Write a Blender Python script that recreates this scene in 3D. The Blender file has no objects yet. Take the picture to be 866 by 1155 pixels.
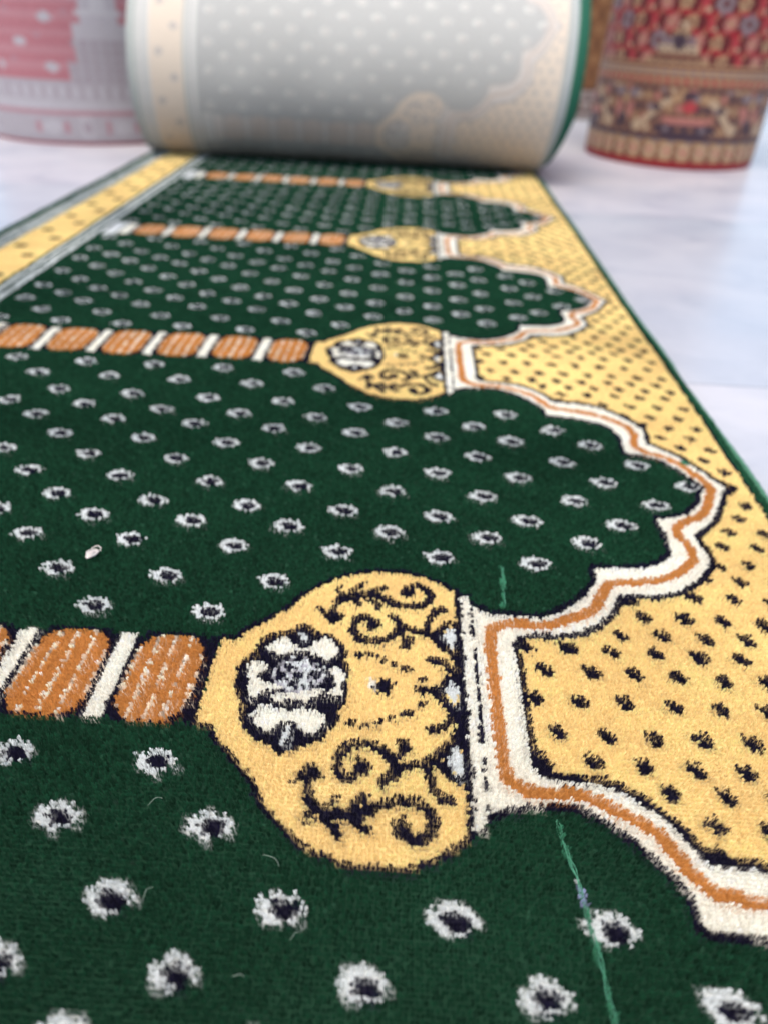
import bpy, math, random
import numpy as np

rng = np.random.default_rng(7)
random.seed(7)
scene = bpy.context.scene
COL = scene.collection

# ------------------------------------------------------------------ helpers
def link(o, parent=None):
    COL.objects.link(o)
    if parent is not None:
        o.parent = parent
    return o

def tag(o, label, cat, group=None):
    o['label'] = label
    o['category'] = cat
    if group:
        o['group'] = group
    return o

def thing(name, label, cat, loc=(0, 0, 0), group=None):
    o = bpy.data.objects.new(name, None)
    o.empty_display_size = 0.05
    o.location = loc
    link(o)
    return tag(o, label, cat, group)

def np_mesh(name, verts, faces, mat, parent=None, cols=None, smooth=False, loc=None):
    """verts (n,3), faces (m,k) all of one size k; cols (n,3) linear point colours"""
    me = bpy.data.meshes.new(name)
    verts = np.asarray(verts, np.float32)
    faces = np.asarray(faces, np.int32)
    m, k = faces.shape
    me.vertices.add(len(verts))
    me.vertices.foreach_set('co', verts.ravel())
    me.loops.add(m * k)
    me.loops.foreach_set('vertex_index', faces.ravel())
    me.polygons.add(m)
    me.polygons.foreach_set('loop_start', np.arange(0, m * k, k, dtype=np.int32))
    me.update(calc_edges=True)
    if cols is not None:
        at = me.color_attributes.new('yarn', 'FLOAT_COLOR', 'POINT')
        c4 = np.ones((len(verts), 4), np.float32)
        c4[:, :3] = cols
        at.data.foreach_set('color', c4.ravel())
    me.polygons.foreach_set('use_smooth', np.full(m, bool(smooth)))
    me.materials.append(mat)
    o = bpy.data.objects.new(name, me)
    if loc is not None:
        o.location = loc
    return link(o, parent)

def grid_faces(nu, nv):
    """quads of a (nu x nv) vertex grid stored row by row (index = i*nv + j)"""
    i, j = np.meshgrid(np.arange(nu - 1), np.arange(nv - 1), indexing='ij')
    a = (i * nv + j).ravel()
    return np.stack([a, a + 1, a + nv + 1, a + nv], 1)

def tube(points, radii, sides=8):
    pts = np.asarray(points, float)
    radii = np.broadcast_to(np.asarray(radii, float), (len(pts),))
    t = np.gradient(pts, axis=0)
    t /= np.linalg.norm(t, axis=1)[:, None] + 1e-12
    ref = np.array([0.31, 0.17, 0.93])
    n = np.cross(t, ref); n /= np.linalg.norm(n, axis=1)[:, None] + 1e-12
    b = np.cross(t, n)
    a = np.linspace(0, 2 * math.pi, sides, endpoint=False)
    v = pts[:, None] + radii[:, None, None] * (np.cos(a)[None, :, None] * n[:, None] + np.sin(a)[None, :, None] * b[:, None])
    f = []
    for i in range(len(pts) - 1):
        for j in range(sides):
            k = (j + 1) % sides
            f.append((i * sides + j, i * sides + k, (i + 1) * sides + k, (i + 1) * sides + j))
    return v.reshape(-1, 3), np.array(f)

class Canvas:
    """an indexed bitmap in centimetres: the weaving chart of a rug"""
    def __init__(s, x0, x1, y0, y1, res=0.05, fill=0):
        s.x0, s.y0, s.res = x0, y0, res
        s.nx, s.ny = int(round((x1 - x0) / res)), int(round((y1 - y0) / res))
        s.a = np.full((s.ny, s.nx), fill, np.uint8)
    def _win(s, xa, xb, ya, yb):
        i0 = max(0, int((xa - s.x0) / s.res) - 1); i1 = min(s.nx, int((xb - s.x0) / s.res) + 2)
        j0 = max(0, int((ya - s.y0) / s.res) - 1); j1 = min(s.ny, int((yb - s.y0) / s.res) + 2)
        if i1 <= i0 or j1 <= j0:
            return None
        X, Y = np.meshgrid(s.x0 + (np.arange(i0, i1) + .5) * s.res, s.y0 + (np.arange(j0, j1) + .5) * s.res)
        return (slice(j0, j1), slice(i0, i1)), X, Y
    def poly(s, pts, c, only=None):
        P = np.asarray(pts, float)
        w = s._win(P[:, 0].min(), P[:, 0].max(), P[:, 1].min(), P[:, 1].max())
        if w is None: return
        sl, X, Y = w
        ins = np.zeros(X.shape, bool)
        n = len(P)
        for i in range(n):
            (xa, ya), (xb, yb) = P[i], P[(i + 1) % n]
            if ya == yb: continue
            ins ^= ((ya > Y) != (yb > Y)) & (X < (xb - xa) * (Y - ya) / (yb - ya) + xa)
        if only is not None: ins &= np.isin(s.a[sl], only)
        s.a[sl][ins] = c
    def rect(s, xa, xb, ya, yb, c, only=None):
        s.poly([(xa, ya), (xb, ya), (xb, yb), (xa, yb)], c, only)
    def line(s, pts, w, c, only=None, taper=None):
        P = np.asarray(pts, float)
        if len(P) == 1: P = np.vstack([P, P + 1e-4])
        r = w / 2
        for i in range(len(P) - 1):
            (xa, ya), (xb, yb) = P[i], P[i + 1]
            q = s._win(min(xa, xb) - r, max(xa, xb) + r, min(ya, yb) - r, max(ya, yb) + r)
            if q is None: continue
            sl, X, Y = q
            dx, dy = xb - xa, yb - ya
            t = np.clip(((X - xa) * dx + (Y - ya) * dy) / (dx * dx + dy * dy + 1e-12), 0, 1)
            m = (X - xa - t * dx) ** 2 + (Y - ya - t * dy) ** 2 < r * r
            if only is not None: m &= np.isin(s.a[sl], only)
            s.a[sl][m] = c
    def disc(s, x, y, rx, ry, c, only=None, rot=0.0):
        R = max(rx, ry)
        q = s._win(x - R, x + R, y - R, y + R)
        if q is None: return
        sl, X, Y = q
        u = (X - x) * math.cos(rot) + (Y - y) * math.sin(rot); v = -(X - x) * math.sin(rot) + (Y - y) * math.cos(rot)
        m = (u / rx) ** 2 + (v / ry) ** 2 < 1
        if only is not None: m &= np.isin(s.a[sl], only)
        s.a[sl][m] = c
    def bitmap(s, rows, x, y, cw, ch, key, only=None):
        nr, nc = len(rows), max(len(r) for r in rows)
        for i, row in enumerate(rows):
            for j, k in enumerate(row):
                if k in key:
                    xa = x + (j - nc / 2) * cw; ya = y + (nr / 2 - i - 1) * ch
                    s.rect(xa, xa + cw, ya, ya + ch, key[k], only)
    def speck(s, frac, c, only, xa, xb, ya, yb, cell=0.25):
        """scatter single tufts of colour c inside colour `only`"""
        for x in np.arange(xa, xb, cell):
            for y in np.arange(ya, yb, cell):
                if rng.random() < frac: s.rect(x, x + cell, y, y + cell, c, only)
    def sample(s, X, Y):
        i = np.clip(((np.asarray(X) - s.x0) / s.res).astype(int), 0, s.nx - 1)
        j = np.clip(((np.asarray(Y) - s.y0) / s.res).astype(int), 0, s.ny - 1)
        return s.a[j, i]

# ------------------------------------------------------------------ materials
def new_mat(name):
    m = bpy.data.materials.new(name); m.use_nodes = True
    nt = m.node_tree
    return m, nt, nt.nodes['Principled BSDF']

def yarn_mat(name, scale=300.0, lo=0.8, hi=1.15, sheen=0.12, bump=0.0, bump_scale=900.0, stretch=(1, 1, 1), pile=False):
    """woven yarn: the thread colours of the weaving chart, varied by noise"""
    m, nt, b = new_mat(name)
    at = nt.nodes.new('ShaderNodeAttribute'); at.attribute_name = 'yarn'
    tc = nt.nodes.new('ShaderNodeTexCoord')
    mp = nt.nodes.new('ShaderNodeMapping'); mp.inputs['Scale'].default_value = stretch
    nt.links.new(tc.outputs['Object'], mp.inputs['Vector'])
    nz = nt.nodes.new('ShaderNodeTexNoise'); nz.inputs['Scale'].default_value = scale; nz.inputs['Detail'].default_value = 3
    nt.links.new(mp.outputs['Vector'], nz.inputs['Vector'])
    mr = nt.nodes.new('ShaderNodeMapRange')
    mr.inputs['From Min'].default_value = .3; mr.inputs['From Max'].default_value = .7
    mr.inputs['To Min'].default_value = lo; mr.inputs['To Max'].default_value = hi
    nt.links.new(nz.outputs['Fac'], mr.inputs['Value'])
    mx = nt.nodes.new('ShaderNodeVectorMath'); mx.operation = 'SCALE'
    nt.links.new(at.outputs['Color'], mx.inputs[0]); nt.links.new(mr.outputs['Result'], mx.inputs['Scale'])
    nt.links.new(mx.outputs['Vector'], b.inputs['Base Color'])
    b.inputs['Roughness'].default_value = 0.85
    b.inputs['Specular IOR Level'].default_value = 0.2
    b.inputs['Sheen Weight'].default_value = sheen
    b.inputs['Sheen Roughness'].default_value = 0.5
    if bump:
        n2 = nt.nodes.new('ShaderNodeTexNoise'); n2.inputs['Scale'].default_value = bump_scale; n2.inputs['Detail'].default_value = 2
        nt.links.new(mp.outputs['Vector'], n2.inputs['Vector'])
        bp = nt.nodes.new('ShaderNodeBump'); bp.inputs['Strength'].default_value = bump; bp.inputs['Distance'].default_value = 0.004
        nt.links.new(n2.outputs['Fac'], bp.inputs['Height'])
        nt.links.new(bp.outputs['Normal'], b.inputs['Normal'])
    if pile:                                           # soft fibres: they scatter as a cushion and let light through
        b.inputs['Specular IOR Level'].default_value = 0.08
        ge = nt.nodes.new('ShaderNodeNewGeometry')
        ad = nt.nodes.new('ShaderNodeVectorMath'); ad.operation = 'ADD'; ad.inputs[1].default_value = (0, 0, .9)
        nm = nt.nodes.new('ShaderNodeVectorMath'); nm.operation = 'NORMALIZE'
        nt.links.new(ge.outputs['Normal'], ad.inputs[0]); nt.links.new(ad.outputs['Vector'], nm.inputs[0])
        nt.links.new(nm.outputs['Vector'], b.inputs['Normal'])
        tr = nt.nodes.new('ShaderNodeBsdfTranslucent'); nt.links.new(mx.outputs['Vector'], tr.inputs['Color'])
        ms = nt.nodes.new('ShaderNodeMixShader'); ms.inputs['Fac'].default_value = .38
        out = nt.nodes['Material Output']
        nt.links.new(b.outputs['BSDF'], ms.inputs[1]); nt.links.new(tr.outputs['BSDF'], ms.inputs[2])
        nt.links.new(ms.outputs['Shader'], out.inputs['Surface'])
    return m

def flat_mat(name, col, rough=0.8, noise=0.25, scale=200.0):
    m, nt, b = new_mat(name)
    tc = nt.nodes.new('ShaderNodeTexCoord')
    nz = nt.nodes.new('ShaderNodeTexNoise'); nz.inputs['Scale'].default_value = scale; nz.inputs['Detail'].default_value = 4
    nt.links.new(tc.outputs['Object'], nz.inputs['Vector'])
    cr = nt.nodes.new('ShaderNodeValToRGB')
    c = np.array(col)
    cr.color_ramp.elements[0].position = .3; cr.color_ramp.elements[1].position = .7
    cr.color_ramp.elements[0].color = (*(c * (1 - noise)), 1); cr.color_ramp.elements[1].color = (*np.clip(c * (1 + noise), 0, .9), 1)
    nt.links.new(nz.outputs['Fac'], cr.inputs['Fac'])
    nt.links.new(cr.outputs['Color'], b.inputs['Base Color'])
    b.inputs['Roughness'].default_value = rough
    return m

FOCUS, FSTOP = 0.495, 3.6
SKY, SUN, SUNAZ, EXPO = 0.10, 1.2, 200.0, 1.5
NBL = 16
LINT = (-13.4, 12.9)
FIBRES = [
    (6.5, -13.5, .012, 0.132, -.5, 'short pale curved fibre on the green pile just below the yellow medallion'),
    (.25, -15.8, .008, 0.180, 1.2, 'tiny curled pale fibre on the green pile left of a white flower'),
    (8.4, -17.5, .006, 0.060, .9, 'tiny straight pale fibre on the green pile right of the flower nearest the front edge'),
    (-1.0, -10.3, .009, 0.168, .7, 'bent pale fibre on the green pile between two white flowers left of the medallion'),
    (5.9, -19.6, .006, 0.072, .1, 'very short pale fibre on the green pile at the front between two flowers'),
]

# ------------------------------------------------------------------ the carpet's weaving chart
# centimetres; x = 0 where the column meets the medallion, y = 0 on the column's axis,
# one prayer niche every 61 cm along y
GREEN, YELLOW, NAVY, CREAM, ORANGE, SAGE, PETAL, EDGE, LILAC, PEACH, GREY = range(11)
YARN = np.array([
    (.0088, .049, .0235),   # green ground
    (.93, .69, .30),      # yellow
    (.008, .007, .022),    # navy
    (.92, .88, .76),       # cream
    (.58, .25, .065),     # orange
    (.050, .21, .115),      # pulled light green thread
    (.78, .81, .79),       # bluish white of the small flowers
    (.014, .075, .036),    # green selvedge
    (.34, .36, .54),       # lilac thread
    (.90, .74, .56),       # peach
    (.45, .44, .47),       # grey
], np.float32)
P = 61.0
XL, XR = -69.8, 50.6
cv = Canvas(-71.0, 51.2, -P / 2, P / 2)

def mir(pts):
    return [(x, -y) for x, y in pts]

# -- small flowers on the green ground
F1 = ['....W.W.....',
      '...WWWWW.W..',
      'W.WWWWNWWW..',
      'WWWWNNNNNWW.',
      '.WWNNNNNNWWW',
      'WWWNNNNNNNWW',
      '.WWWNNNNNNW.',
      '..WWWNNNWWW.',
      '...WWWWWWW..',
      '....WWW.....']
F2 = ['.....W......',
      '...WWWW.W...',
      '.W.WWWWWWW..',
      'WWWWNNNNWWW.',
      '.WWWNNNNNNWW',
      '.WWNNNNNNNW.',
      'WWWWNNNNNNWW',
      '..WWWNNNNW..',
      '...WWWWWWW..',
      '.....WW.....']
G_EDGE = np.array([(18, 10.3), (20.6, 8.95), (24.6, 8.75), (27.4, 10.5), (29.4, 12.9), (30.2, 16), (34.2, 16.15), (36.3, 17), (37.7, 23.5), (39.6, 24.5), (42.9, 27.4), (44.5, 30.5)])
fx = [-47.8, -43.2, -38.6, -34.0, -29.5, -25.0, -20.5, -15.8, -11.2, -6.6, -2.0, 2.5, 7.4, 12.0, 16.6, 21.1, 25.1, 30.3, 34.1, 38.5, 42.8]
fy = [0, 4.0, 8.0, 11.1, 14.6, 19.2, 23.4]
for i, x in enumerate(fx):
    for j in range(-6, 7):
        if (i - 14 + j) % 2 or (i == 15 and abs(j) == 5): continue
        if x > 18 and 30.5 - fy[abs(j)] < np.interp(x, G_EDGE[:, 0], G_EDGE[:, 1]) + 1.1: continue
        y = (30.5 + math.copysign(fy[abs(j)], j))
        y = (y + P / 2) % P - P / 2
        for yy in (y, y - P, y + P):
            cv.bitmap(F1 if (i * 3 + j) % 2 else F2, x + .05, yy, .242, .212, {'W': PETAL, 'N': NAVY})

# -- the scalloped arch and the yellow spandrel (upper half, mirrored)
g_in = [(18.0, 10.3), (19.5, 9.55), (20.6, 8.95), (22.3, 8.85), (24.6, 8.75), (26.1, 9.5), (27.4, 10.5), (28.5, 11.7), (29.4, 12.9),
        (29.95, 14.0), (29.9, 15.3), (30.25, 15.95), (31.7, 16.0), (34.2, 16.15), (36.3, 17.0), (37.5, 18.3), (37.9, 20.5),
        (37.7, 23.1), (37.8, 24.3), (39.6, 24.5), (41.2, 25.3), (42.9, 27.4), (43.7, 29.4), (44.5, 30.5)]
outer = [(22.3, 0), (22.4, 5.0), (22.7, 5.9), (23.7, 6.35), (25.4, 6.35), (27.0, 6.5), (28.4, 7.2), (29.6, 8.1), (30.7, 9.25), (31.5, 10.6),
         (32.0, 11.45), (33.1, 11.5), (35.0, 11.65), (36.9, 12.2), (39.1, 13.9), (40.8, 16.2), (41.5, 17.4), (41.55, 19.1), (41.2, 21.2),
         (42.3, 22.3), (44.1, 24.3), (45.7, 27.3), (46.6, 29.4), (47.6, 30.5)]
omid = [(20.25, -.5), (20.3, 5.6), (20.5, 6.9), (21.5, 7.55), (22.95, 7.85), (24.4, 7.6), (25.9, 7.95), (27.0, 8.7), (28.1, 9.15), (29.3, 10.1), (30.1, 11.6),
        (30.7, 12.8), (31.4, 13.5), (33.7, 13.9), (35.8, 14.4), (37.5, 15.3), (39.6, 17.5), (40.0, 19.6), (39.5, 21.0), (39.3, 22.3),
        (40.3, 23.6), (42.2, 24.7), (43.6, 26.3), (44.5, 28.4), (45.5, 30.8)]
for sg in (1, -1):
    m = (lambda q: [(x, sg * y) for x, y in q])
    cv.poly(m([(18.0, 0)] + g_in + [(49.3, 30.6), (49.3, 0)]), CREAM)
    cv.poly(m([(22.3, -.3)] + outer + [(49.3, 30.6), (49.3, -.3)]), YELLOW)
    cv.line(m(g_in), .55, NAVY)
    # band again inside the navy line
    cv.line(m(omid), .95, ORANGE)
dy = [0, 2.9, 5.2, 7.15, 9.3, 11.9, 14.7, 17.3, 19.9, 22.4, 24.9, 27.4, 29.9]
DOT_A = ['.NN..', 'NNNN.', 'NNNNN', '.NNNN', '..NN.']
DOT_B = ['N.NN.', 'NNNN.', 'NNNNN', '.NNNN', '.NNN.']
for j, y in enumerate(dy):
    for s_ in ((1, -1) if y else (1,)):
        for i in range(-1, 10):
            x = 23.0 + (1.25 if j % 2 else 0) + 3.33 * i + (.3 if j > 3 and j % 2 else 0)
            if x > 48.6 or x < 22.6: continue
            xx, yy = x + rng.uniform(-.12, .12), s_ * y + rng.uniform(-.12, .12)
            cv.bitmap(DOT_A if rng.random() < .5 else DOT_B, xx, yy, .265, .265, {'N': NAVY}, [YELLOW])
for sg in (1, -1):
    m = (lambda q: [(x - .1, sg * (y + .12)) for x, y in q])
    cv.line(m(outer[1:]), .62, NAVY)
cv.rect(22.15, 22.6, -5.4, 5.4, NAVY)
# navy ticks where the scallops meet
for sg in (1, -1):
    cv.line([(31.6, sg * 11.2), (32.6, sg * 10.9)], .8, NAVY)
    cv.line([(41.3, sg * 17.2), (41.9, sg * 16.6)], .8, NAVY)
    cv.line([(46.6, sg * 29.3), (47.9, sg * 30.4)], .6, NAVY)

# -- capital bands
cv.rect(17.72, 18.12, -10.9, 10.9, NAVY)
cv.rect(18.12, 18.86, -10.6, 10.6, CREAM)
cv.rect(18.86, 19.22, -9.6, 9.6, CREAM)
for y in np.arange(-9.6, 9.6, .275):
    if rng.random() < .72: cv.rect(18.88 + rng.uniform(-.1, .05), 19.22, y, y + .3, NAVY)
    if rng.random() < .3: cv.rect(18.12, 18.3, y, y + .3, NAVY)
for sg in (1, -1):
    cv.line([(18.2, sg * 10.75), (18.95, sg * 10.7)], .3, NAVY)

# -- medallion
half = [(-.25, 0), (-.2, 3.9), (1.1, 4.0), (1.6, 5.1), (2.4, 5.8), (3.5, 7.0), (4.5, 8.0), (5.2, 9.3), (6.2, 10.45), (7.3, 11.4), (8.3, 12.15), (9.6, 12.7),
        (10.8, 13.05), (12.3, 13.15), (13.8, 13.15), (14.8, 12.85), (15.7, 12.45), (16.5, 11.85), (17.75, 11.0), (17.75, 0)]
full = half + [(x, -y) for x, y in half[::-1]]
cv.line(full[1:19] , .9, NAVY); cv.line(mir(full[1:19]), .9, NAVY)
cv.poly(full, YELLOW)
S1=[(11.24,-6.83),(10.36,-7.59),(9.66,-7.02),(9.64,-5.89),(10.14,-4.98),(11.22,-4.70),(12.21,-5.04),(12.97,-5.85),(13.35,-6.54),(13.14,-7.24),(12.57,-7.63)]
S1c=[(10.82,-6.02),(11.32,-6.27),(11.58,-6.67)]
LEAF=[(13.29,-4.28),(14.14,-4.14),(14.40,-5.02),(14.29,-5.54),(13.56,-5.38),(13.30,-4.81)]
BR=[(13.71,-6.58),(14.53,-6.16),(15.37,-6.03),(15.97,-5.55),(16.72,-4.54),(17.61,-3.87)]
STEM=[(15.37,-6.17),(15.48,-7.07),(15.70,-7.93),(16.15,-8.49)]
STEMB=[(16.27,-8.55),(16.83,-8.70)]
S2=[(13.81,-11.14),(14.69,-11.55),(15.34,-11.21),(15.79,-10.28),(15.46,-9.50),(14.78,-9.00),(13.65,-8.89),(12.86,-9.01),(12.09,-9.55),(11.23,-10.05),(9.88,-9.96)]
S2c=[(10.57,-10.16),(9.33,-10.00),(8.48,-9.43),(8.10,-9.08)]
LEAF2=[(6.50,-8.28),(7.17,-7.28),(7.77,-6.46),(8.33,-6.70),(8.96,-7.56),(8.18,-7.88),(8.05,-8.69),(7.72,-8.32),(7.35,-7.74),(6.75,-8.39)]
TW=[[(8.03,-8.56),(8.37,-9.44)],[(8.04,-10.34),(8.64,-9.80)],[(9.28,-9.50),(9.90,-8.88)],[(9.15,-10.39),(9.87,-10.94),(10.09,-11.52)],[(10.84,-9.39),(11.59,-8.69)],[(10.93,-10.50),(11.85,-11.04)]]
DASH=[(10.24,-3.13),(11.13,-3.33),(12.11,-2.90),(12.98,-2.43),(13.92,-2.08),(15.01,-1.2)]
for sg in (1, -1):
    m = (lambda q: [(x, sg * y) for x, y in q])
    cv.line(m(S1), 0.74, NAVY); cv.line(m(S1c), 0.49, NAVY); cv.disc(11.25, sg * -6.75, .62, .5, NAVY)
    cv.poly(m(LEAF), NAVY); cv.line(m(BR), 0.69, NAVY); cv.line(m(STEM), 0.56, NAVY); cv.line(m(STEMB), 0.76, NAVY)
    cv.line(m([(13.2, -5.9), (13.7, -5.4)]), 0.44, NAVY)
    cv.line(m(S2), 0.76, NAVY); cv.disc(13.8, sg * -10.7, .62, .75, NAVY)
    cv.line(m(S2c), .70, NAVY); cv.poly(m(LEAF2), NAVY)
    for t in TW: cv.line(m(t), 0.56, NAVY)
    cv.disc(8.16, sg * -10.82, .22, .2, NAVY)
    for k, (x, y) in enumerate(DASH):
        cv.disc(x, sg * y, (.42, .55, .4, .33, .5, .35)[k], (.3, .17, .27, .24, .3, .28)[k], NAVY, rot=sg * .5)
    # ornaments along the capital
    cv.line(m([(15.9, -5.5), (16.4, -5.0), (16.9, -5.0), (16.72, -5.9)]), 0.64, NAVY)
    cv.line(m([(16.20,-6.18),(17.00,-7.09),(17.82,-7.17)]), 0.64, NAVY)
    cv.line(m([(16.72,-4.69),(17.35,-4.04),(17.75,-3.22)]), 0.74, NAVY)
    cv.rect(17.55, 17.9, min(sg * -4.3, sg * -7.2), max(sg * -4.3, sg * -7.2), NAVY)
    cv.poly(m([(17.30,-4.45),(17.72,-5.5),(17.5,-6.85),(17.1,-6.7),(16.69,-5.86)]), PETAL)
    cv.line(m([(17.65,-1.7),(17.03,-2.55),(16.39,-3.15),(15.70,-3.25)]), 0.76, NAVY)
    cv.line(m([(16.25, -.3), (16.9, -1.3), (17.7, -1.9)]), 0.74, NAVY)
    cv.line(m([(17.6, -1.2), (17.75, -2.9)]), 0.64, NAVY)
    cv.line(m([(16.9, -2.3), (17.7, -2.3)]), 0.64, NAVY)
cv.line([(14.8, .2), (16.3, .2)], .75, NAVY)
cv.poly([(17.1, 1.45), (17.67, .5), (17.3, -1.1), (16.6, .2)], PETAL)
for (dx_, dy_) in [(0, 0)]:
    cv.disc(12.28, .3, .62, .62, NAVY)
for a in range(8):
    cv.line([(12.28, .3), (12.28 + .85 * math.cos(a * .785 + .3), .3 + .85 * math.sin(a * .785 + .3))], .26, NAVY)
cv.disc(11.35, .45, .22, .6, CREAM, [YELLOW])
# rosette
FL=[(5.60,6.34),(6.30,6.05),(6.88,5.43),(8.06,5.34),(9.12,4.09),(9.54,3.31),(9.36,2.65),(9.72,1.75),(9.64,0.68),(9.86,-0.61),(9.61,-1.48),(9.36,-2.32),(9.33,-3.13),(8.45,-4.61),(7.50,-5.19),(6.65,-5.62),(5.82,-6.10),(5.00,-5.38),(4.01,-4.96),(2.88,-3.90),(2.35,-2.88),(2.48,-1.92),(1.99,-1.40),(1.73,-0.13),(1.45,1.20),(1.99,2.18),(2.57,2.71),(2.48,3.84),(3.14,4.73),(4.25,5.26),(5.15,5.60)]
PT=[[(3.14,3.40),(3.74,4.03),(4.34,4.67),(4.97,4.39),(5.66,3.70),(6.28,3.43),(6.76,4.21),(7.39,4.94),(8.13,4.67),(8.70,3.56),(8.32,2.72),(7.88,2.53),(6.90,3.08),(5.94,3.32),(4.96,2.91),(4.30,2.69),(3.66,3.12)],
[(2.19,1.42),(2.72,1.93),(3.56,1.69),(3.86,1.25),(3.25,0.90),(3.27,0.15),(4.31,-0.06),(5.13,-0.43),(5.18,-0.71),(4.10,-0.80),(3.15,-1.52),(2.71,-1.20),(2.65,-0.05)],
[(8.19,1.77),(8.63,1.96),(9.37,1.26),(9.27,-0.09),(9.43,-0.65),(8.93,-1.12),(8.24,-0.75),(8.83,-0.12),(8.74,0.76),(8.24,1.32)],
[(4.50,-1.19),(5.42,-0.83),(6.30,-0.91),(7.32,-0.39),(8.10,-0.47),(7.84,-1.06),(7.03,-1.55),(6.16,-1.48),(5.12,-1.70),(4.57,-1.61)],
[(3.11,-2.96),(3.50,-2.79),(3.98,-1.94),(4.76,-2.15),(5.44,-2.37),(5.90,-2.60),(6.47,-2.15),(7.54,-2.20),(8.55,-2.66),(8.51,-3.32),(7.79,-4.28),(7.29,-4.39),(6.57,-3.61),(5.89,-3.27),(5.25,-3.84),(4.70,-4.27),(4.15,-4.06),(3.60,-3.32)]]
cv.poly(FL, NAVY)
cv.disc(6.05, .9, 1.9, 1.75, GREY)
for x in np.arange(4.0, 8.1, .25):
    for y in np.arange(-.9, 2.9, .275):
        if ((x - 6.05) / 1.9) ** 2 + ((y - .9) / 1.75) ** 2 < 1:
            u = rng.random()
            if u < .42: cv.rect(x, x + .25, y, y + .275, PETAL)
            elif u < .68: cv.rect(x, x + .25, y, y + .275, NAVY)
for q in PT: cv.poly(q, CREAM)
cv.poly([(5.53,5.46),(6.03,5.33),(6.10,4.32),(5.73,4.45)], PETAL)
cv.poly([(5.76,-4.44),(5.95,-3.66),(6.25,-4.28),(5.98,-5.18),(5.73,-5.20)], PETAL)
for (x, y) in [(5.98,2.60),(4.84,0.73),(7.33,0.94),(6.06,0.83),(5.27,1.60),(6.96,2.60),(5.83,0.07),(3.74,0.64)]:
    cv.disc(x, y, .34, .38, NAVY)

# -- the banded column
def seg(xa, xb):
    cv.poly([(xa - .3, -3.3), (xa + .4, -4.3), (xb - .4, -4.3), (xb + .3, -3.3), (xb + .3, 3.3), (xb - .4, 4.35), (xa + .4, 4.35), (xa - .3, 3.3)], NAVY)
    cv.poly([(xa, -2.2), (xa + .25, -3.1), (xa + .8, -3.8), (xa + 1.5, -4.1), (xb - 1.5, -4.1), (xb - .8, -3.8), (xb - .25, -3.1), (xb, -2.2), (xb, 2.2), (xb - .25, 3.1), (xb - .8, 3.8), (xb - 1.5, 4.15), (xa + 1.5, 4.15), (xa + .8, 3.8), (xa + .25, 3.1), (xa, 2.2)], ORANGE)
    L = xb - xa
    for k in range(5):
        x = xa + .12 + k * (L - .25) / 4
        for y in np.arange(-3.9, 3.9, .275):
            if rng.random() < (.86 if 0 < k < 4 else .6):
                d = rng.uniform(-.06, .06)
                cv.rect(x + d - .16, x + d + .16, y, y + .275, PEACH, [ORANGE])
cv.rect(-46.0, -.3, -3.4, 3.4, NAVY)
cv.rect(-1.0, -.3, -4.1, 4.1, NAVY)
for j in range(6):
    c = -7.25 - 7.636 * j
    cv.rect(c - 1.0, c + 1.0, -3.9, 3.9, NAVY)
    cv.rect(c - .62, c + .62, -4.05, 4.05, CREAM)
    if j < 5: seg(c - 7.636 + 1.05, c - 1.05)
seg(-6.2, -1.15)
cv.rect(-50.6, -45.0, -4.4, 4.4, NAVY)
cv.rect(-50.3, -47.6, -4.9, 4.9, PETAL); cv.rect(-47.2, -45.3, -4.2, 4.2, CREAM)
cv.rect(-49.2, -48.9, -4.0, 4.0, GREY)

# -- left border
cv.rect(-71, -50.9, -31, 31, GREEN)
cv.rect(-52.2, -51.0, -31, 31, PETAL); cv.rect(-51.7, -51.5, -31, 31, GREEN)
cv.rect(-53.8, -53.1, -31, 31, PETAL); cv.rect(-54.75, -54.3, -31, 31, EDGE)
cv.rect(-63.8, -54.7, -31, 31, YELLOW)
for k, y in enumerate(np.arange(-P / 2, P / 2, 6.1)):
    x = -57.2 if k % 2 else -61.3
    cv.bitmap(F1, x, y + 1.0, .24, .27, {'W': NAVY, 'N': NAVY}, [YELLOW]) if False else cv.disc(x, y + 1.5, 1.15, .95, NAVY, [YELLOW])
    cv.disc(x, y + 1.5, .4, .35, ORANGE)
for x in (-64.4, -65.4, -66.4, -67.4):
    cv.rect(x - .26, x + .26, -31, 31, PETAL)
cv.rect(-71, -68, -31, 31, EDGE)
# -- right selvedge
cv.rect(49.3, 51.2, -31, 31, EDGE)
cv.rect(49.25, 49.5, -31, 31, NAVY)

def chart(X, Y):
    """thread class at chart position (cm)"""
    return cv.sample(X, (np.asarray(Y) + P / 2) % P - P / 2)

# ------------------------------------------------------------------ camera (solved from the repeat of the carpet)
FPX, FW, FH = 834.0, 866.0, 1155.0
PITCH, YAW, ROLL = 0.596823, 0.013297, 0.052314
CAM = np.array([-0.384656, -0.367077, 0.400643])
Fv = np.array([-math.sin(YAW) * math.cos(PITCH), math.cos(YAW) * math.cos(PITCH), -math.sin(PITCH)])
R0 = np.array([math.cos(YAW), math.sin(YAW), 0.0]); U0 = np.cross(R0, Fv)
Rv = math.cos(ROLL) * R0 + math.sin(ROLL) * U0; Uv = -math.sin(ROLL) * R0 + math.cos(ROLL) * U0
cam_d = bpy.data.cameras.new('camera'); cam_o = bpy.data.objects.new('camera', cam_d); link(cam_o)
from mathutils import Matrix
M = Matrix(((Rv[0], Uv[0], -Fv[0], CAM[0]), (Rv[1], Uv[1], -Fv[1], CAM[1]), (Rv[2], Uv[2], -Fv[2], CAM[2]), (0, 0, 0, 1)))
cam_o.matrix_world = M
cam_d.sensor_width = 36.0; cam_d.sensor_fit = 'AUTO'
cam_d.lens = FPX / FH * 36.0
cam_d.clip_start = 0.02; cam_d.clip_end = 200.0
cam_d.dof.use_dof = True
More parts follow.
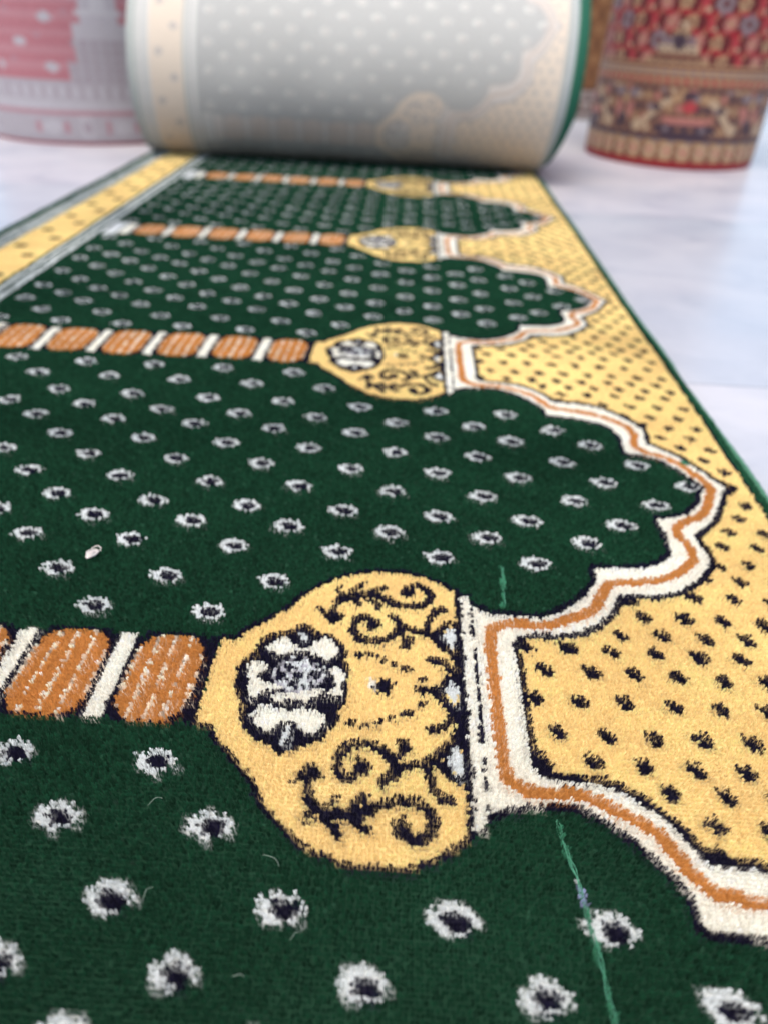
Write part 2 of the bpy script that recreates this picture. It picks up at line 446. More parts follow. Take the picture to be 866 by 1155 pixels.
cam_d.dof.focus_distance = FOCUS
cam_d.dof.aperture_fstop = FSTOP
scene.camera = cam_o

# ------------------------------------------------------------------ light
SUN_EL, SUN_AZ = math.radians(66), math.radians(SUNAZ)
w = bpy.data.worlds.new('World'); scene.world = w; w.use_nodes = True
wn = w.node_tree; bg = wn.nodes['Background']
sky = wn.nodes.new('ShaderNodeTexSky'); sky.sky_type = 'NISHITA'; sky.sun_disc = False
sky.sun_elevation = SUN_EL; sky.sun_rotation = SUN_AZ
sky.dust_density = 3.0; sky.air_density = 1.0
wn.links.new(sky.outputs['Color'], bg.inputs['Color']); bg.inputs['Strength'].default_value = SKY
sd = bpy.data.lights.new('sun', 'SUN'); so = bpy.data.objects.new('sun', sd); link(so)
sd.energy = SUN; sd.angle = math.radians(32); sd.color = (1.0, 0.93, 0.84)
# Nishita rotation is measured clockwise from +Y
dirv = np.array([math.sin(SUN_AZ) * math.cos(SUN_EL), math.cos(SUN_AZ) * math.cos(SUN_EL), math.sin(SUN_EL)])
from mathutils import Vector
so.rotation_euler = Vector(dirv).to_track_quat('Z', 'Y').to_euler()
scene.view_settings.view_transform = 'Standard'; scene.view_settings.look = 'None'
scene.view_settings.gamma = 1.0; scene.view_settings.exposure = EXPO

# ------------------------------------------------------------------ marble floor
ZF = -0.016
m, nt, b = new_mat('marble')
tc = nt.nodes.new('ShaderNodeTexCoord')
mp = nt.nodes.new('ShaderNodeMapping'); mp.inputs['Location'].default_value = (1.05, 7.387, 0)
nt.links.new(tc.outputs['Object'], mp.inputs['Vector'])
br = nt.nodes.new('ShaderNodeTexBrick')
br.offset = 0.0; br.inputs['Scale'].default_value = 1.0
br.inputs['Brick Width'].default_value = 2.1; br.inputs['Row Height'].default_value = 1.065
br.inputs['Mortar Size'].default_value = 0.0022; br.inputs['Mortar Smooth'].default_value = 0.3; br.inputs['Bias'].default_value = 0.0
br.inputs['Color1'].default_value = (.445, .445, .455, 1); br.inputs['Color2'].default_value = (.425, .43, .445, 1)
br.inputs['Mortar'].default_value = (.25, .26, .28, 1)
nt.links.new(mp.outputs['Vector'], br.inputs['Vector'])
def mnoise(scale, detail, dist, stretch):
    mm = nt.nodes.new('ShaderNodeMapping'); mm.inputs['Scale'].default_value = stretch; mm.inputs['Rotation'].default_value = (0, 0, 0.25)
    nt.links.new(tc.outputs['Object'], mm.inputs['Vector'])
    n = nt.nodes.new('ShaderNodeTexNoise'); n.inputs['Scale'].default_value = scale; n.inputs['Detail'].default_value = detail; n.inputs['Distortion'].default_value = dist
    nt.links.new(mm.outputs['Vector'], n.inputs['Vector']); return n
v1 = mnoise(5.0, 9, .9, (1.0, 1.3, 1)); v2 = mnoise(1.6, 5, .6, (1, 1.6, 1)); v3 = mnoise(40.0, 4, .4, (1, 1.5, 1))
r1 = nt.nodes.new('ShaderNodeValToRGB')
e = r1.color_ramp.elements
e[0].position = .40; e[0].color = (.86, .88, .91, 1); e[1].position = .60; e[1].color = (1, 1, 1, 1)
ne = r1.color_ramp.elements.new(.33); ne.color = (.74, .77, .82, 1)
nt.links.new(v1.outputs['Fac'], r1.inputs['Fac'])
r2 = nt.nodes.new('ShaderNodeValToRGB')
r2.color_ramp.elements[0].position = .35; r2.color_ramp.elements[0].color = (.95, .965, .985, 1); r2.color_ramp.elements[1].position = .65; r2.color_ramp.elements[1].color = (1, .98, .98, 1)
nt.links.new(v2.outputs['Fac'], r2.inputs['Fac'])
r3 = nt.nodes.new('ShaderNodeMapRange'); r3.inputs['To Min'].default_value = .93; r3.inputs['To Max'].default_value = 1.05
nt.links.new(v3.outputs['Fac'], r3.inputs['Value'])
def mul(a, bb):
    x = nt.nodes.new('ShaderNodeVectorMath'); x.operation = 'MULTIPLY'
    nt.links.new(a, x.inputs[0]); nt.links.new(bb, x.inputs[1]); return x.outputs['Vector']
# every row of slabs was cut from another block
sx = nt.nodes.new('ShaderNodeSeparateXYZ'); nt.links.new(mp.outputs['Vector'], sx.inputs['Vector'])
dv = nt.nodes.new('ShaderNodeMath'); dv.operation = 'DIVIDE'; dv.inputs[1].default_value = 1.065; nt.links.new(sx.outputs['Y'], dv.inputs[0])
fr = nt.nodes.new('ShaderNodeMath'); fr.operation = 'FLOOR'; nt.links.new(dv.outputs[0], fr.inputs[0])
rr0 = nt.nodes.new('ShaderNodeMapRange'); rr0.inputs['From Min'].default_value = -4.5; rr0.inputs['From Max'].default_value = 5.5; nt.links.new(fr.outputs[0], rr0.inputs['Value'])
rr1 = nt.nodes.new('ShaderNodeValToRGB'); rr1.color_ramp.interpolation = 'CONSTANT'
tones = [(.0, (.9, .95, 1)), (.3, (1.0, .99, .99)), (.4, (.87, .905, .94)), (.5, (.98, .97, 1.0)), (.6, (1, 1, 1)), (.7, (.9, .95, 1))]
for k, (p_, c4) in enumerate(tones):
    el = rr1.color_ramp.elements[k] if k < 2 else rr1.color_ramp.elements.new(p_)
    el.position = p_; el.color = (*c4, 1)
nt.links.new(rr0.outputs['Result'], rr1.inputs['Fac'])
c_ = mul(mul(mul(br.outputs['Color'], rr1.outputs['Color']), r1.outputs['Color']), r2.outputs['Color'])
x_ = nt.nodes.new('ShaderNodeVectorMath'); x_.operation = 'SCALE'
nt.links.new(c_, x_.inputs[0]); nt.links.new(r3.outputs['Result'], x_.inputs['Scale'])
nt.links.new(x_.outputs['Vector'], b.inputs['Base Color'])
b.inputs['Roughness'].default_value = .28; b.inputs['Specular IOR Level'].default_value = .4
n_ = 12
gx = np.linspace(-20, 20, n_ + 1)
gv = np.array([(x, y, 0) for x in gx for y in gx])
fl = np_mesh('marble_floor', gv, grid_faces(n_ + 1, n_ + 1)[:, ::-1], m, loc=(0, 8, ZF))
fl['kind'] = 'structure'

# ------------------------------------------------------------------ the carpet
carpet = thing('prayer_carpet', 'long green and yellow prayer carpet with dotted field and arches, unrolled across the marble floor', 'carpet', (-0.6, 0.9, ZF))
OX = np.array([-0.6, 0.9, ZF])                        # part coordinates are relative to the carpet's base
MX = 50.6                                             # chart x of the right edge
YC = 2.205                                            # where the roll touches the floor
Y0C = -0.62
m_pile = yarn_mat('pile_yarn', 900.0, .85, 1.14, .0, pile=True)
m_back = yarn_mat('backing_weave', 500.0, .85, 1.12, .0, .25, 1400.0)

def soft_noise(x, y, cell, seed):
    """smooth random field over the carpet (metres)"""
    g = np.random.default_rng(seed).normal(0, 1, (64, 64))
    u = np.asarray(x) / cell + 20; v = np.asarray(y) / cell + 12
    i = np.floor(u).astype(int); j = np.floor(v).astype(int)
    a = u - i; b_ = v - j; a = a * a * (3 - 2 * a); b_ = b_ * b_ * (3 - 2 * b_)
    i %= 63; j %= 63
    return (g[i, j] * (1 - a) + g[i + 1, j] * a) * (1 - b_) + (g[i, j + 1] * (1 - a) + g[i + 1, j + 1] * a) * b_
def ripple(x, y):
    """the unrolled sheet does not lie perfectly flat"""
    return np.clip(.0009 * soft_noise(x, y, .30, 5) + .0022 * np.exp(-((y - .125 - .02 * np.sin(x * 4)) / .022) ** 2) * np.exp(-((x + .18) / .22) ** 2)
                   + .0012 * np.exp(-((y - .62 - .03 * np.sin(x * 5 + 1)) / .03) ** 2), -.002, .004)

# woven base under the pile
bx = np.arange(-70.2, 50.61, .6); by = np.arange(Y0C * 100, 236.0, .6)
BX, BY = np.meshgrid(bx, by, indexing='ij')
cl = YARN[chart(BX, BY)].reshape(-1, 3) * .7
nb = BX.size
top = np.stack([(BX.ravel() - MX) / 100, BY.ravel() / 100, -.0050 + ripple((BX.ravel() - MX) / 100, BY.ravel() / 100)], 1)
fc = grid_faces(len(bx), len(by))[:, ::-1]
bot_z = top.copy(); bot_z[:, 2] = ZF + .001
nx_, ny_ = len(bx), len(by)
rim = [i * ny_ for i in range(nx_)] + [(nx_ - 1) * ny_ + j for j in range(1, ny_)] + [i * ny_ + ny_ - 1 for i in range(nx_ - 2, -1, -1)] + [j for j in range(ny_ - 2, 0, -1)]
rim = np.array(rim)
side = np.stack([rim, np.roll(rim, -1), np.roll(rim, -1) + nb, rim + nb], 1)
np_mesh('backing', np.vstack([top, bot_z]) - OX, np.vstack([fc, fc[:, ::-1] + nb, side[:, ::-1]]), m_back, carpet, np.vstack([cl, cl]))

# pile: every tuft is a bundle of yarn blades
PX, PY = .25, .28
tx = np.arange(-69.7, 50.5, PX); ty = np.arange(Y0C * 100 + .2, 231.0, PY)
TX, TY = np.meshgrid(tx, ty, indexing='ij')
TX = TX.ravel(); TY = TY.ravel()
TX = TX + rng.normal(0, .03, TX.size); TY = TY + rng.normal(0, .03, TY.size)
wx = (TX - MX) / 100; wy = TY / 100
d = np.stack([wx, wy, np.zeros_like(wx)], 1) - CAM
dep = d @ Fv
uu = np.where(dep > .05, FPX * (d @ Rv) / np.maximum(dep, .05), 9e3); vv = np.where(dep > .05, FPX * (d @ Uv) / np.maximum(dep, .05), 9e3)
seen = (np.abs(uu) < FW / 2 * 1.22) & (np.abs(vv) < FH / 2 * 1.12)
dist = np.linalg.norm(d, axis=1)
nbl = np.where(seen, np.clip(np.round(NBL * (.55 / dist) ** 1.1), 3, NBL), 5).astype(int)
wid = .0062 / nbl ** .98                               # blade width keeps the cover constant
# thread class of each tuft, with a little wander along the edges
cls = chart(TX + rng.normal(0, .035, TX.size), TY + rng.normal(0, .035, TX.size))
# pulled light green thread running along the pile near the photographed medallion
pl = np.array([(21.7, 9.6), (21.9, 11.5), (22.05, 14.9)]); pl2 = np.array([(23.2, -9.6), (23.45, -12.0), (23.9, -14.0), (24.12, -16.2), (24.25, -18.4), (24.4, -21.0), (24.9, -30.0)])
rise = np.zeros(TX.size)
for line_ in (pl, pl2):
    for (xa, ya), (xb, yb) in zip(line_[:-1], line_[1:]):
        t = np.clip(((TX - xa) * (xb - xa) + (TY - ya) * (yb - ya)) / ((xb - xa) ** 2 + (yb - ya) ** 2), 0, 1)
        dd = np.hypot(TX - xa - t * (xb - xa), TY - ya - t * (yb - ya))
        hit = (dd < .15 + .06 * np.sin(TY * 2.1))
        hit &= np.isin(cls, [GREEN, PETAL, NAVY])
        inl = hit & (TY < -12.6) & (TY > -15.0)
        cls[hit] = SAGE; cls[inl] = np.where(TY[inl] > -13.4, PETAL, LILAC)
        rise[hit] += .0009
cls[(np.hypot(TX - 43.95, (TY - 35.4)) < .45)] = SAGE
tuft_len = rng.normal(0, .00020, TX.size) + rise + np.where(cls == NAVY, .0004, 0) - np.where(cls == PETAL, .0002, 0)
# broad, gentle unevenness of the cut and of the nap
lowf = .0006 * np.sin(wx * 23 + 1.3 * np.sin(wy * 17)) * np.sin(wy * 31 + .7) + .0005 * np.sin(wx * 61 + 2 * np.sin(wy * 9)) * np.sin(wy * 53)
napx = .0004 * np.sin(wx * 13 + 3 * np.sin(wy * 6.0)) ; napy = .00045 * soft_noise(wx * .45, wy, .09, 11) - .0004
bright = np.clip(1 + rng.normal(0, 1, TX.size) * np.where(np.isin(cls, [YELLOW, CREAM, PETAL, ORANGE]), .05, .27) + .06 * np.sin(wx * 41 + 2 * np.sin(wy * 23)) * np.sin(wy * 67), .5, 1.5)
tlx = rng.normal(0, .00036, TX.size); tly = rng.normal(0, .00022, TX.size)
light_fleck = (rng.random(TX.size) < .010) & (cls == GREEN)
id_ = np.repeat(np.arange(TX.size), nbl)
N = id_.size
ang = rng.uniform(0, 2 * math.pi, N); rr = np.sqrt(rng.random(N))
ox = np.cos(ang) * rr; oy = np.sin(ang) * rr
root = np.stack([wx[id_] + ox * .0007, wy[id_] + oy * .0008, np.full(N, -.0052)], 1)
tip = np.stack([wx[id_] + ox * .00132 + tlx[id_] + napx[id_] + rng.normal(0, .0003, N),
                wy[id_] + oy * .00106 + tly[id_] + napy[id_] + rng.normal(0, .0003, N),
                tuft_len[id_] + lowf[id_] - .0006 * rr ** 2 + rng.normal(0, .00020, N)], 1)
ba = rng.normal(0, .55, N)
hw = wid[id_] * .5 * rng.uniform(.8, 1.25, N)
side_v = np.stack([np.cos(ba) * hw, np.sin(ba) * hw, rng.normal(0, .25, N) * hw], 1)
V = np.empty((N, 3, 3), np.float32)
V[:, 0] = root; V[:, 1] = tip - side_v; V[:, 2] = tip + side_v
V[:, :, 2] += ripple(wx, wy)[id_][:, None]
V -= OX.astype(np.float32)
bc = YARN[cls]
bc = bc * bright[:, None]
bc[light_fleck] = bc[light_fleck] * 1.5 + .015
bc = np.clip(bc, 0, .92)
CC = np.repeat(bc[id_] * (1 + rng.normal(0, .08, N))[:, None], 3, axis=0)
np_mesh('pile', V.reshape(-1, 3), np.arange(N * 3).reshape(-1, 3), m_pile, carpet, np.clip(CC, 0, .92))

# serged edges
m_edge = flat_mat('selvedge_yarn', (.045, .15, .085), .8, .35, 700.0)
m_edge2 = flat_mat('selvedge_dark_yarn', (.012, .05, .03), .8, .35, 700.0)
def binding(x, mat, dx):
    ys = np.arange(Y0C, 2.30, .004)
    k = np.arange(len(ys))
    pts = np.stack([np.full(len(ys), x) + rng.normal(0, .0004, len(ys)) + .0012 * soft_noise(np.full(len(ys), x), ys, .12, 9), ys, -.0085 + ripple(np.full(len(ys), x), ys)], 1)
    v, f = tube(pts, .0052 + .0006 * (k % 2), 8)
    np_mesh('edge_binding', v - OX, f, mat, carpet, smooth=True)
binding(0.0012, m_edge, 1); binding((XL - MX) / 100 - .002, m_edge2, -1)

# the pulled thread itself: loose light green strands lying along the pile
m_thr = flat_mat('pulled_thread_yarn', (.055, .22, .125), .8, .4, 900.0)
for line_ in (pl, pl2):
    seglen = np.r_[0, np.cumsum(np.hypot(*np.diff(line_, axis=0).T))]
    q_ = np.linspace(0, seglen[-1], max(14, int(seglen[-1] * 5)))
    cx_ = np.interp(q_, seglen, line_[:, 0]); cy_ = np.interp(q_, seglen, line_[:, 1])
    vs, fs, off = [], [], 0
    for k in range(3):
        ph = rng.uniform(0, 6.28, 3)
        ddx = .09 * np.sin(q_ * 1.3 + ph[0]) + .05 * np.sin(q_ * 3.7 + ph[1])
        hz = .0 + ripple((cx_ - MX) / 100, cy_ / 100) - .0006 + .0016 * np.sin(q_ * (.8 + .3 * k) + ph[2])
        v, f = tube(np.stack([(cx_ + ddx - MX) / 100, cy_ / 100, hz], 1), .00024, 5)
        vs.append(v); fs.append(f + off); off += len(v)
    np_mesh('pulled_thread', np.vstack(vs) - OX, np.vstack(fs), m_thr, carpet, smooth=True)

# the rest of the carpet, still rolled up, woven back outwards
RR = 0.25
roll_yarn = .72 * (YARN ** .55) * 0.30 + np.array([.50, .50, .48]) * .62
def fade(c, k=.60):
    return (1 - k) * c + k * np.array([.50, .505, .50])
FADE = np.array([(.425, .44, .43), (.66, .585, .49), (.46, .44, .42), (.61, .585, .55), (.54, .48, .43), (.42, .46, .44), (.60, .61, .59), (.41, .45, .43), (.5, .5, .52), (.58, .54, .50), (.50, .515, .51)], np.float32) * np.array([.80, .775, .745])
xs = np.arange(-69.8, 50.61, .4); th = np.radians(np.arange(0.0, 330.1, 1.0))
XS, TH = np.meshgrid(xs, th, indexing='ij')
patY = (RR * TH - 0.225) * 100
ccl = FADE[chart(XS, patY)].reshape(-1, 3)
wob = 1 + .006 * soft_noise(XS / 100, TH * .3, .13, 3) + .010 * np.sin(TH * 3 + .4) + .006 * np.sin(XS * .11 + TH * 2)
ZR = ZF + .0165
def roll_pt(X, T, rad):
    sh = (.034 - .020 * (X + 69.8) / 120.4) * np.sin(T / 2) * 1.25
    return np.stack([(X - MX) / 100 + sh, YC - rad * np.sin(T), ZR + RR - rad * np.cos(T)], -1)
lift = .004 + .0 * TH
rv_ = roll_pt(XS, TH, RR * np.where(TH > .25, wob, 1.0)).reshape(-1, 3)
rt = np_mesh('roll', rv_ - OX, grid_faces(len(xs), len(th)), m_back, carpet, ccl, True)
# thickness of the outer wrap and the wound layers inside it
T_ = np.radians(np.arange(0, 360 * 15, 6.0))
rad = (RR - .006) - (RR - .07) * T_ / T_[-1]
xl = np.array([-70.6, -70.3, -70.0, -69.6, -66.0, 49.5, 50.7, 52.0, 52.2, 52.4, 53.8, 55.2])
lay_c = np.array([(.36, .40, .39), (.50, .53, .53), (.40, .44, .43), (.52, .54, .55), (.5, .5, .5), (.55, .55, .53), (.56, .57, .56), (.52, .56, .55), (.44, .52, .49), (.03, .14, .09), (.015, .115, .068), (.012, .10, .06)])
XI, TI = np.meshgrid(xl, T_, indexing='ij')
radI = np.broadcast_to(rad, XI.shape)
T1 = TI % (2 * math.pi)
grow = np.clip(T1 / 1.25, 0, 1)
XI2 = np.where(XI > 50.6, 50.4 + (XI - 50.4) * grow, XI)
XI2 = np.where(XI2 < -69.6, -69.6 + (XI2 + 69.6) * grow, XI2)
tele = np.where(XI > 52.3, .006 * np.sin(TI * .21), 0)
shI = (.034 - .020 * (XI + 69.8) / 120.4) * np.sin(T1 / 2) * 1.25
iv = np.stack([(XI2 - MX) / 100 + shI + tele, YC - radI * np.sin(TI), ZR + RR - radI * np.cos(TI)], -1).reshape(-1, 3)
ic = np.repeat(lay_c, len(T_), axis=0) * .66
np_mesh('inner_layers', iv - OX, grid_faces(len(xl), len(T_)), m_back, rt, ic, True)

# ------------------------------------------------------------------ rolled rugs standing behind
m_rug = yarn_mat('rug_weave', 260.0, .82, 1.14, .08, .35, 420.0)
def standing_roll(name, label, cx, cy, R, H, canvas, pal, u0, taper=0.0, lean=(0, 0), vs=1.0, group=None):
    """canvas: u (cm along the girth) by v (cm above the floor)"""
    t = thing(name, label, 'rolled rug', (cx, cy, ZF), group)
    girth = 2 * math.pi * R * 100
    a = np.linspace(0, 2 * math.pi, 361); z = np.arange(0, H * 100 + .01, .7)
    A, Z = np.meshgrid(a, z, indexing='ij')
    # u runs left to right as seen from the photographer (front = -Y)
    phi = A - math.pi / 2 - math.pi
    u = u0 + (A - math.pi) / (2 * math.pi) * girth
    span = canvas.nx * canvas.res
    idx = canvas.sample((u - canvas.x0) % span + canvas.x0, Z * vs)
    col = pal[idx].reshape(-1, 3)
    rr_ = R * (1 + .012 * np.sin(2 * A + .6) + .006 * np.sin(5 * A + Z * .02)) * (1 - taper * Z / (H * 100)) + .006 * A / (2 * math.pi)
    # bulge of the soft bottom edge
    rr_ = rr_ - .006 * np.exp(-Z / 1.2)
    v = np.stack([rr_ * np.cos(A + math.pi / 2) * 1 + lean[0] * Z / 100, rr_ * np.sin(A + math.pi / 2) + lean[1] * Z / 100, Z / 100 + .0005], -1)
    np_mesh('outer_wrap', v.reshape(-1, 3), grid_faces(361, len(z))[:, ::-1], m_rug, t, col, True)
    T2 = np.radians(np.arange(0, 360 * 9, 6.0)); r2 = (R - .012) - (R - .05) * T2 / T2[-1]
    zz = np.array([.002, H * .5, H - .006])
    I, J = np.meshgrid(np.arange(len(T2)), np.arange(3), indexing='ij')
    vv_ = np.stack([(r2 * (1 - taper * .5))[I] * np.cos(T2[I]) + lean[0] * zz[J], r2[I] * (1 - taper * .5) * np.sin(T2[I]) + lean[1] * zz[J], zz[J]], -1).reshape(-1, 3)
    np_mesh('inner_layers', vv_, grid_faces(len(T2), 3), m_rug, t, np.tile(pal[0] * .8, (len(vv_), 1)), True)
    return t

# -- red and gold rug with a floral border (right)
RED, DRED, GOLD, NVY, PINK, SAND, STEEL, ROSE, RUST = range(9)
PAL = np.array([(.33, .022, .035), (.17, .012, .018), (.50, .32, .17), (.035, .035, .065), (.55, .27, .22), (.62, .47, .30), (.24, .24, .28), (.45, .10, .10), (.30, .15, .09)], np.float32)
PAL = (.84 * PAL + .16 * np.array([.33, .12, .10])) * .66
PAL[[0, 7]] *= (1.0, .5, .6); PAL[1] *= .62; PAL[[2, 5]] *= .86; PAL[6] = PAL[6] * (.9, .8, .75); PAL[4] *= (.85, .7, .7); PAL[[3, 8]] *= .7
W_ = 180.0
rc = Canvas(0, W_, 0, 122, .25, RED)
rs = np.random.default_rng(3)
def flower(x, y, r, c1, c2, n=6):
    for k in range(n):
        q = k * 2 * math.pi / n + .3
        rc.disc(x + r * .62 * math.cos(q), y + r * .62 * math.sin(q), r * .42, r * .36, c1)
    rc.disc(x, y, r * .34, r * .34, c2)
# field: a dense floral lattice
for j, y in enumerate(np.arange(32, 124, 5.2)):
    for i, x in enumerate(np.arange(0, W_ + 1, 6.0)):
        xx = x + (3.0 if j % 2 else 0)
        rc.disc(xx + 3, y, 1.7, 2.3, DRED)
        rc.line([(xx, y), (xx + 1.6, y + 2.2), (xx + 3, y + 5.2)], .5, GOLD, [RED, DRED])
        if (i + 2 * j) % 7 == 0: flower(xx, y, 2.9, STEEL, DRED)
        elif (i + j) % 3 == 0: flower(xx, y, 2.2, PINK, GOLD)
        elif (i + j) % 3 == 1: flower(xx, y, 2.1, GOLD, DRED, 5)
        else: rc.disc(xx, y, 1.0, 1.6, ROSE); rc.disc(xx + 1.2, y - 1.6, .8, .6, SAND)
for x in np.arange(37, W_, 45):                        # stepped pieces rising from the border
    for k, wd in enumerate((10, 8, 6.5, 5, 3, 1.5)):
        rc.rect(x - wd, x + wd, 30 + k * 2.0, 32.2 + k * 2.0, (GOLD, RUST, SAND, STEEL, GOLD, SAND)[k])
        for xx in np.arange(x - wd + 1, x + wd, 2.4): rc.disc(xx, 31 + k * 2.0, .6, .6, (NVY, DRED)[k % 2])
    rc.disc(x, 37, 2.2, 2.0, NVY)
# border: three bands
rc.rect(0, W_, 0, 31, GOLD)
rc.rect(0, W_, 0, 2.2, RED)
rc.rect(0, W_, 2.2, 9.3, GOLD)
for i, x in enumerate(np.arange(2, W_, 5.6)):
    rc.disc(x, 5.6, 1.7, 1.7, SAND); rc.disc(x, 5.6, .8, .8, ROSE); rc.disc(x + 2.8, 5.8, .8, 2.6, RUST); rc.disc(x + 2.8, 3.3, 1.1, .6, DRED); rc.disc(x + 1, 8.4, 1.0, .5, STEEL)
rc.rect(0, W_, 9.0, 10.0, NVY)
rc.rect(0, W_, 10.0, 25.0, RUST)
for k, x in enumerate(np.arange(0, W_, 3.1)):          # small scrolling leaves fill the ground of the band
    for q, y in enumerate((12, 15.2, 18.4, 21.6, 24)):
        rc.disc(x + (1.5 if q % 2 else 0), y, 1.15, .95, (NVY, GOLD, STEEL, NVY, PINK, SAND, NVY)[(k * 3 + q * 2) % 7])
for x in np.arange(0, W_ + 30, 45.0):
    rc.disc(x, 12.3, 10.5, 2.4, NVY); rc.disc(x, 14.9, 8.5, 1.2, PINK)
    for xx in (-6, -2, 2, 6): rc.disc(x + xx, 12.2, 1.0, .8, (STEEL, RUST)[abs(xx) == 2])
    for s_ in (-1, 1):
        rc.line([(x + s_ * 4.0, 21.5), (x + s_ * 8.5, 19.8), (x + s_ * 12.5, 15.6), (x + s_ * 16, 12.0)], 2.0, SAND)
        rc.disc(x + s_ * 16.2, 12.6, 2.1, 1.8, SAND); rc.disc(x + s_ * 4.6, 21.5, 1.8, 1.5, GOLD); rc.disc(x + s_ * 10.5, 18.2, 1.4, 1.2, NVY)
        rc.disc(x + s_ * 20, 17, 1.3, 2.6, PINK); rc.disc(x + s_ * 19.5, 22, 2, 1.2, STEEL)
    rc.disc(x, 19.0, 2.6, 1.5, ROSE); rc.disc(x, 22.6, 1.8, 1.2, NVY)
    rc.disc(x + 22.5, 13.5, 1.8, 2.4, NVY); rc.disc(x + 22.5, 20, 1.3, 1.8, GOLD)
rc.rect(0, W_, 24.4, 25.3, RUST); rc.rect(0, W_, 27.0, 27.9, RUST); rc.rect(0, W_, 29.6, 30.4, DRED)
for x in np.arange(0, W_, 3.0):
    rc.disc(x, 26.1, .9, .6, ROSE); rc.disc(x + 1.5, 28.7, .9, .6, STEEL)
standing_roll('rolled_rug', 'dark red rolled rug with gold floral border standing right of the big green roll', .565, 2.755, .300, 1.15, rc, PAL, 95.0, .02, (.02, 0.0))

# -- faded pink rug (left)
PALP = np.array([(.62, .20, .23), (.70, .33, .36), (.56, .52, .55), (.66, .63, .66), (.58, .30, .34), (.50, .10, .13), (.76, .74, .76), (.48, .40, .44)], np.float32) * .60
PALP[1] = .6 * PALP[1] + .4 * PALP[0]
PALP = (PALP * .86 + .14 * np.array([.36, .30, .33])) * .84
FLD, LT, GRY, PALE, MAU, DRD, WHT, DGR = range(8)
pc = Canvas(0, 210, 0, 122, .25, FLD)
for y in np.arange(26, 122, 5.4):
    pc.rect(0, 210, y, y + 2.2, LT)
for j, y in enumerate(np.arange(27, 122, 8.0)):
    for x in np.arange((j % 2) * 9.0, 210, 18.0):
        pc.disc(x, y, 2.2, 1.6, PALE); pc.disc(x + 6, y + 2, 1.2, .9, MAU)
pc.rect(0, 210, 0, 1.5, DRD)
pc.rect(0, 210, 1.5, 11.5, GRY)
for x in np.arange(15, 210, 22.0):
    pc.disc(x, 6.5, 3.0, 2.6, PALE); pc.disc(x - 4.6, 6.5, 1.0, 2.4, MAU); pc.disc(x + 4.6, 6.5, 1.0, 2.4, MAU); pc.rect(x + 9, x + 13, 2.6, 10.4, PALE); pc.disc(x + 11, 6.5, 1.2, 2.4, DGR)
pc.rect(0, 210, 10.5, 12.6, MAU)
pc.rect(0, 210, 12.6, 15.6, PALE)
pc.rect(0, 210, 15.6, 22.5, GRY)
for x in np.arange(0, 210, 4.0):
    pc.disc(x, 18.8, 1.3, 2.0, PALE); pc.disc(x + 2, 18.8, .6, 1.8, DGR)
for x in (34, 139):                                    # stepped pale tower with a dome, one per repeat
    pc.rect(x - 11, x + 40, 22, 29, GRY); pc.rect(x - 8, x + 36, 29, 36, GRY); pc.rect(x - 8, x + 9, 36, 41, PALE); pc.disc(x + 22, 37, 9, 6, GRY)
    pc.rect(x - 5.5, x + 5.5, 39, 68, PALE); pc.rect(x - 7, x + 7, 44, 46, WHT)
    for yy in np.arange(23, 38, 3.0):
        for xx in np.arange(x - 12, x + 12, 3.2): pc.disc(xx, yy, .9, 1.0, DGR, [GRY, PALE])
    pc.rect(x - 2.6, x + 2.6, 46, 110, WHT)
standing_roll('rolled_rug', 'faded pink and grey rolled rug standing on end left of the big green roll', -1.56, 2.66, .375, 1.15, pc, PALP, 15.0, .03, (0.0, 0.0), 1.22)

# -- brown rug further back
PALB = np.array([(.24, .105, .045), (.33, .16, .07), (.40, .33, .30), (.20, .14, .13), (.15, .06, .03)], np.float32) * .62
bc_ = Canvas(0, 190, 0, 122, .25, 0)
for j, y in enumerate(np.arange(20, 122, 6.0)):
    for x in np.arange((j % 2) * 5.0, 190, 10.0):
        bc_.disc(x, y, 3.0, 2.0, 1); bc_.disc(x + 5, y, 1.2, 1.6, 4)
bc_.rect(0, 190, 0, 14, 2); bc_.rect(0, 190, 3, 5, 3); bc_.rect(0, 190, 8, 9.5, 3); bc_.rect(0, 190, 13, 14.4, 4)
for x in np.arange(0, 190, 7.0): bc_.disc(x, 11.0, 1.8, 1.2, 3); bc_.disc(x + 3, 6.5, 1.5, 1.0, 4)
standing_roll('rolled_rug', 'brown rolled rug standing furthest back between the green roll and the red rug', .40, 4.12, .30, 1.2, bc_, PALB, 30.0)

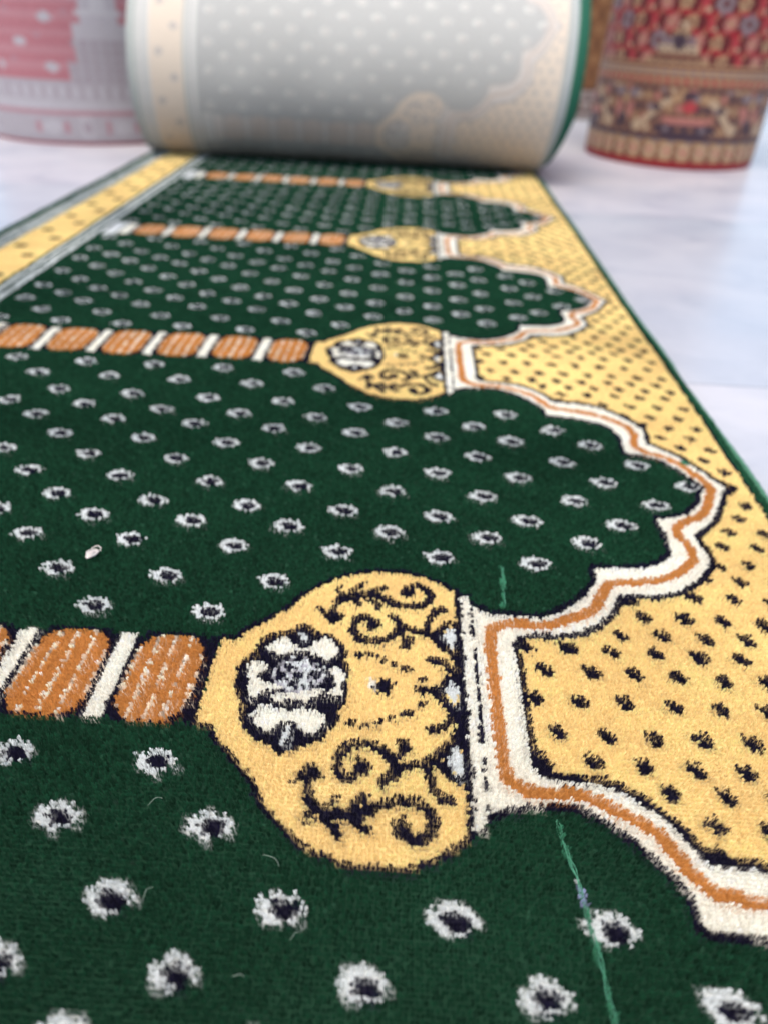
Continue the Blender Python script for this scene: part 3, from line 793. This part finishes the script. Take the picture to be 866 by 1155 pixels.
# ------------------------------------------------------------------ fluff and loose fibres lying on the pile
m_lint = flat_mat('lint_fibre', (.66, .60, .55), .9, .3, 900.0)
m_fib = flat_mat('loose_fibre', (.17, .22, .17), .8, .2, 900.0)
def chart_to_world(x, y): return (x - MX) / 100, y / 100
def fibre_mesh(n, L, spread, thick, z0):
    vs, fs, off = [], [], 0
    for k in range(n):
        a0 = rng.uniform(-.25, .25)
        s_ = np.linspace(-1, 1, 9)
        bow = rng.uniform(-1, 1) * spread
        x = bow * (1 - s_ ** 2) + rng.normal(0, spread * .08, 9).cumsum() * .3
        y = s_ * L / 2 * rng.uniform(.7, 1.05)
        z = z0 + rng.uniform(.0, .0022) * (1.1 - s_ ** 2) + rng.uniform(0, .0008)
        v, f = tube(np.stack([x * math.cos(a0) - y * math.sin(a0), x * math.sin(a0) + y * math.cos(a0), z], 1), thick, 5)
        vs.append(v); fs.append(f + off); off += len(v)
    return np.vstack(vs), np.vstack(fs)
v, f = fibre_mesh(34, .0135, .0048, .00024, .0)
hx, hy = np.array([-.006, -.004, -.001, .002, .003]), np.array([.005, .0075, .009, .0085, .006])
vh, fh = tube(np.stack([hx, hy * 1.0, np.array([.001, .0025, .003, .0025, .001])], 1), .00032, 5)
lx, ly = LINT
o = np_mesh('lint', np.vstack([v, vh]), np.vstack([f, fh + len(v)]), m_lint, None, None, True, (*chart_to_world(lx, ly), .0012))
o.rotation_euler[2] = -.45
tag(o, 'small whitish puff of lint lying on the green pile left of the medallion', 'lint')
for k, (x, y, L, cv_, rz, lab) in enumerate(FIBRES):
    s_ = np.linspace(-1, 1, 12)
    pts = np.stack([s_ * L / 2, cv_ * L * (1 - s_ ** 2) + .0003 * np.sin(s_ * 4), .0006 + .0012 * (1 - s_ ** 2)], 1)
    v, f = tube(pts, .00016 * (1.15 - .5 * np.abs(s_)), 5)
    o = np_mesh('loose_fibre', v, f, m_fib, None, None, True, (*chart_to_world(x, y), .0004))
    o.rotation_euler[2] = rz
    tag(o, lab, 'fibre', 'loose fibres shed on the pile')
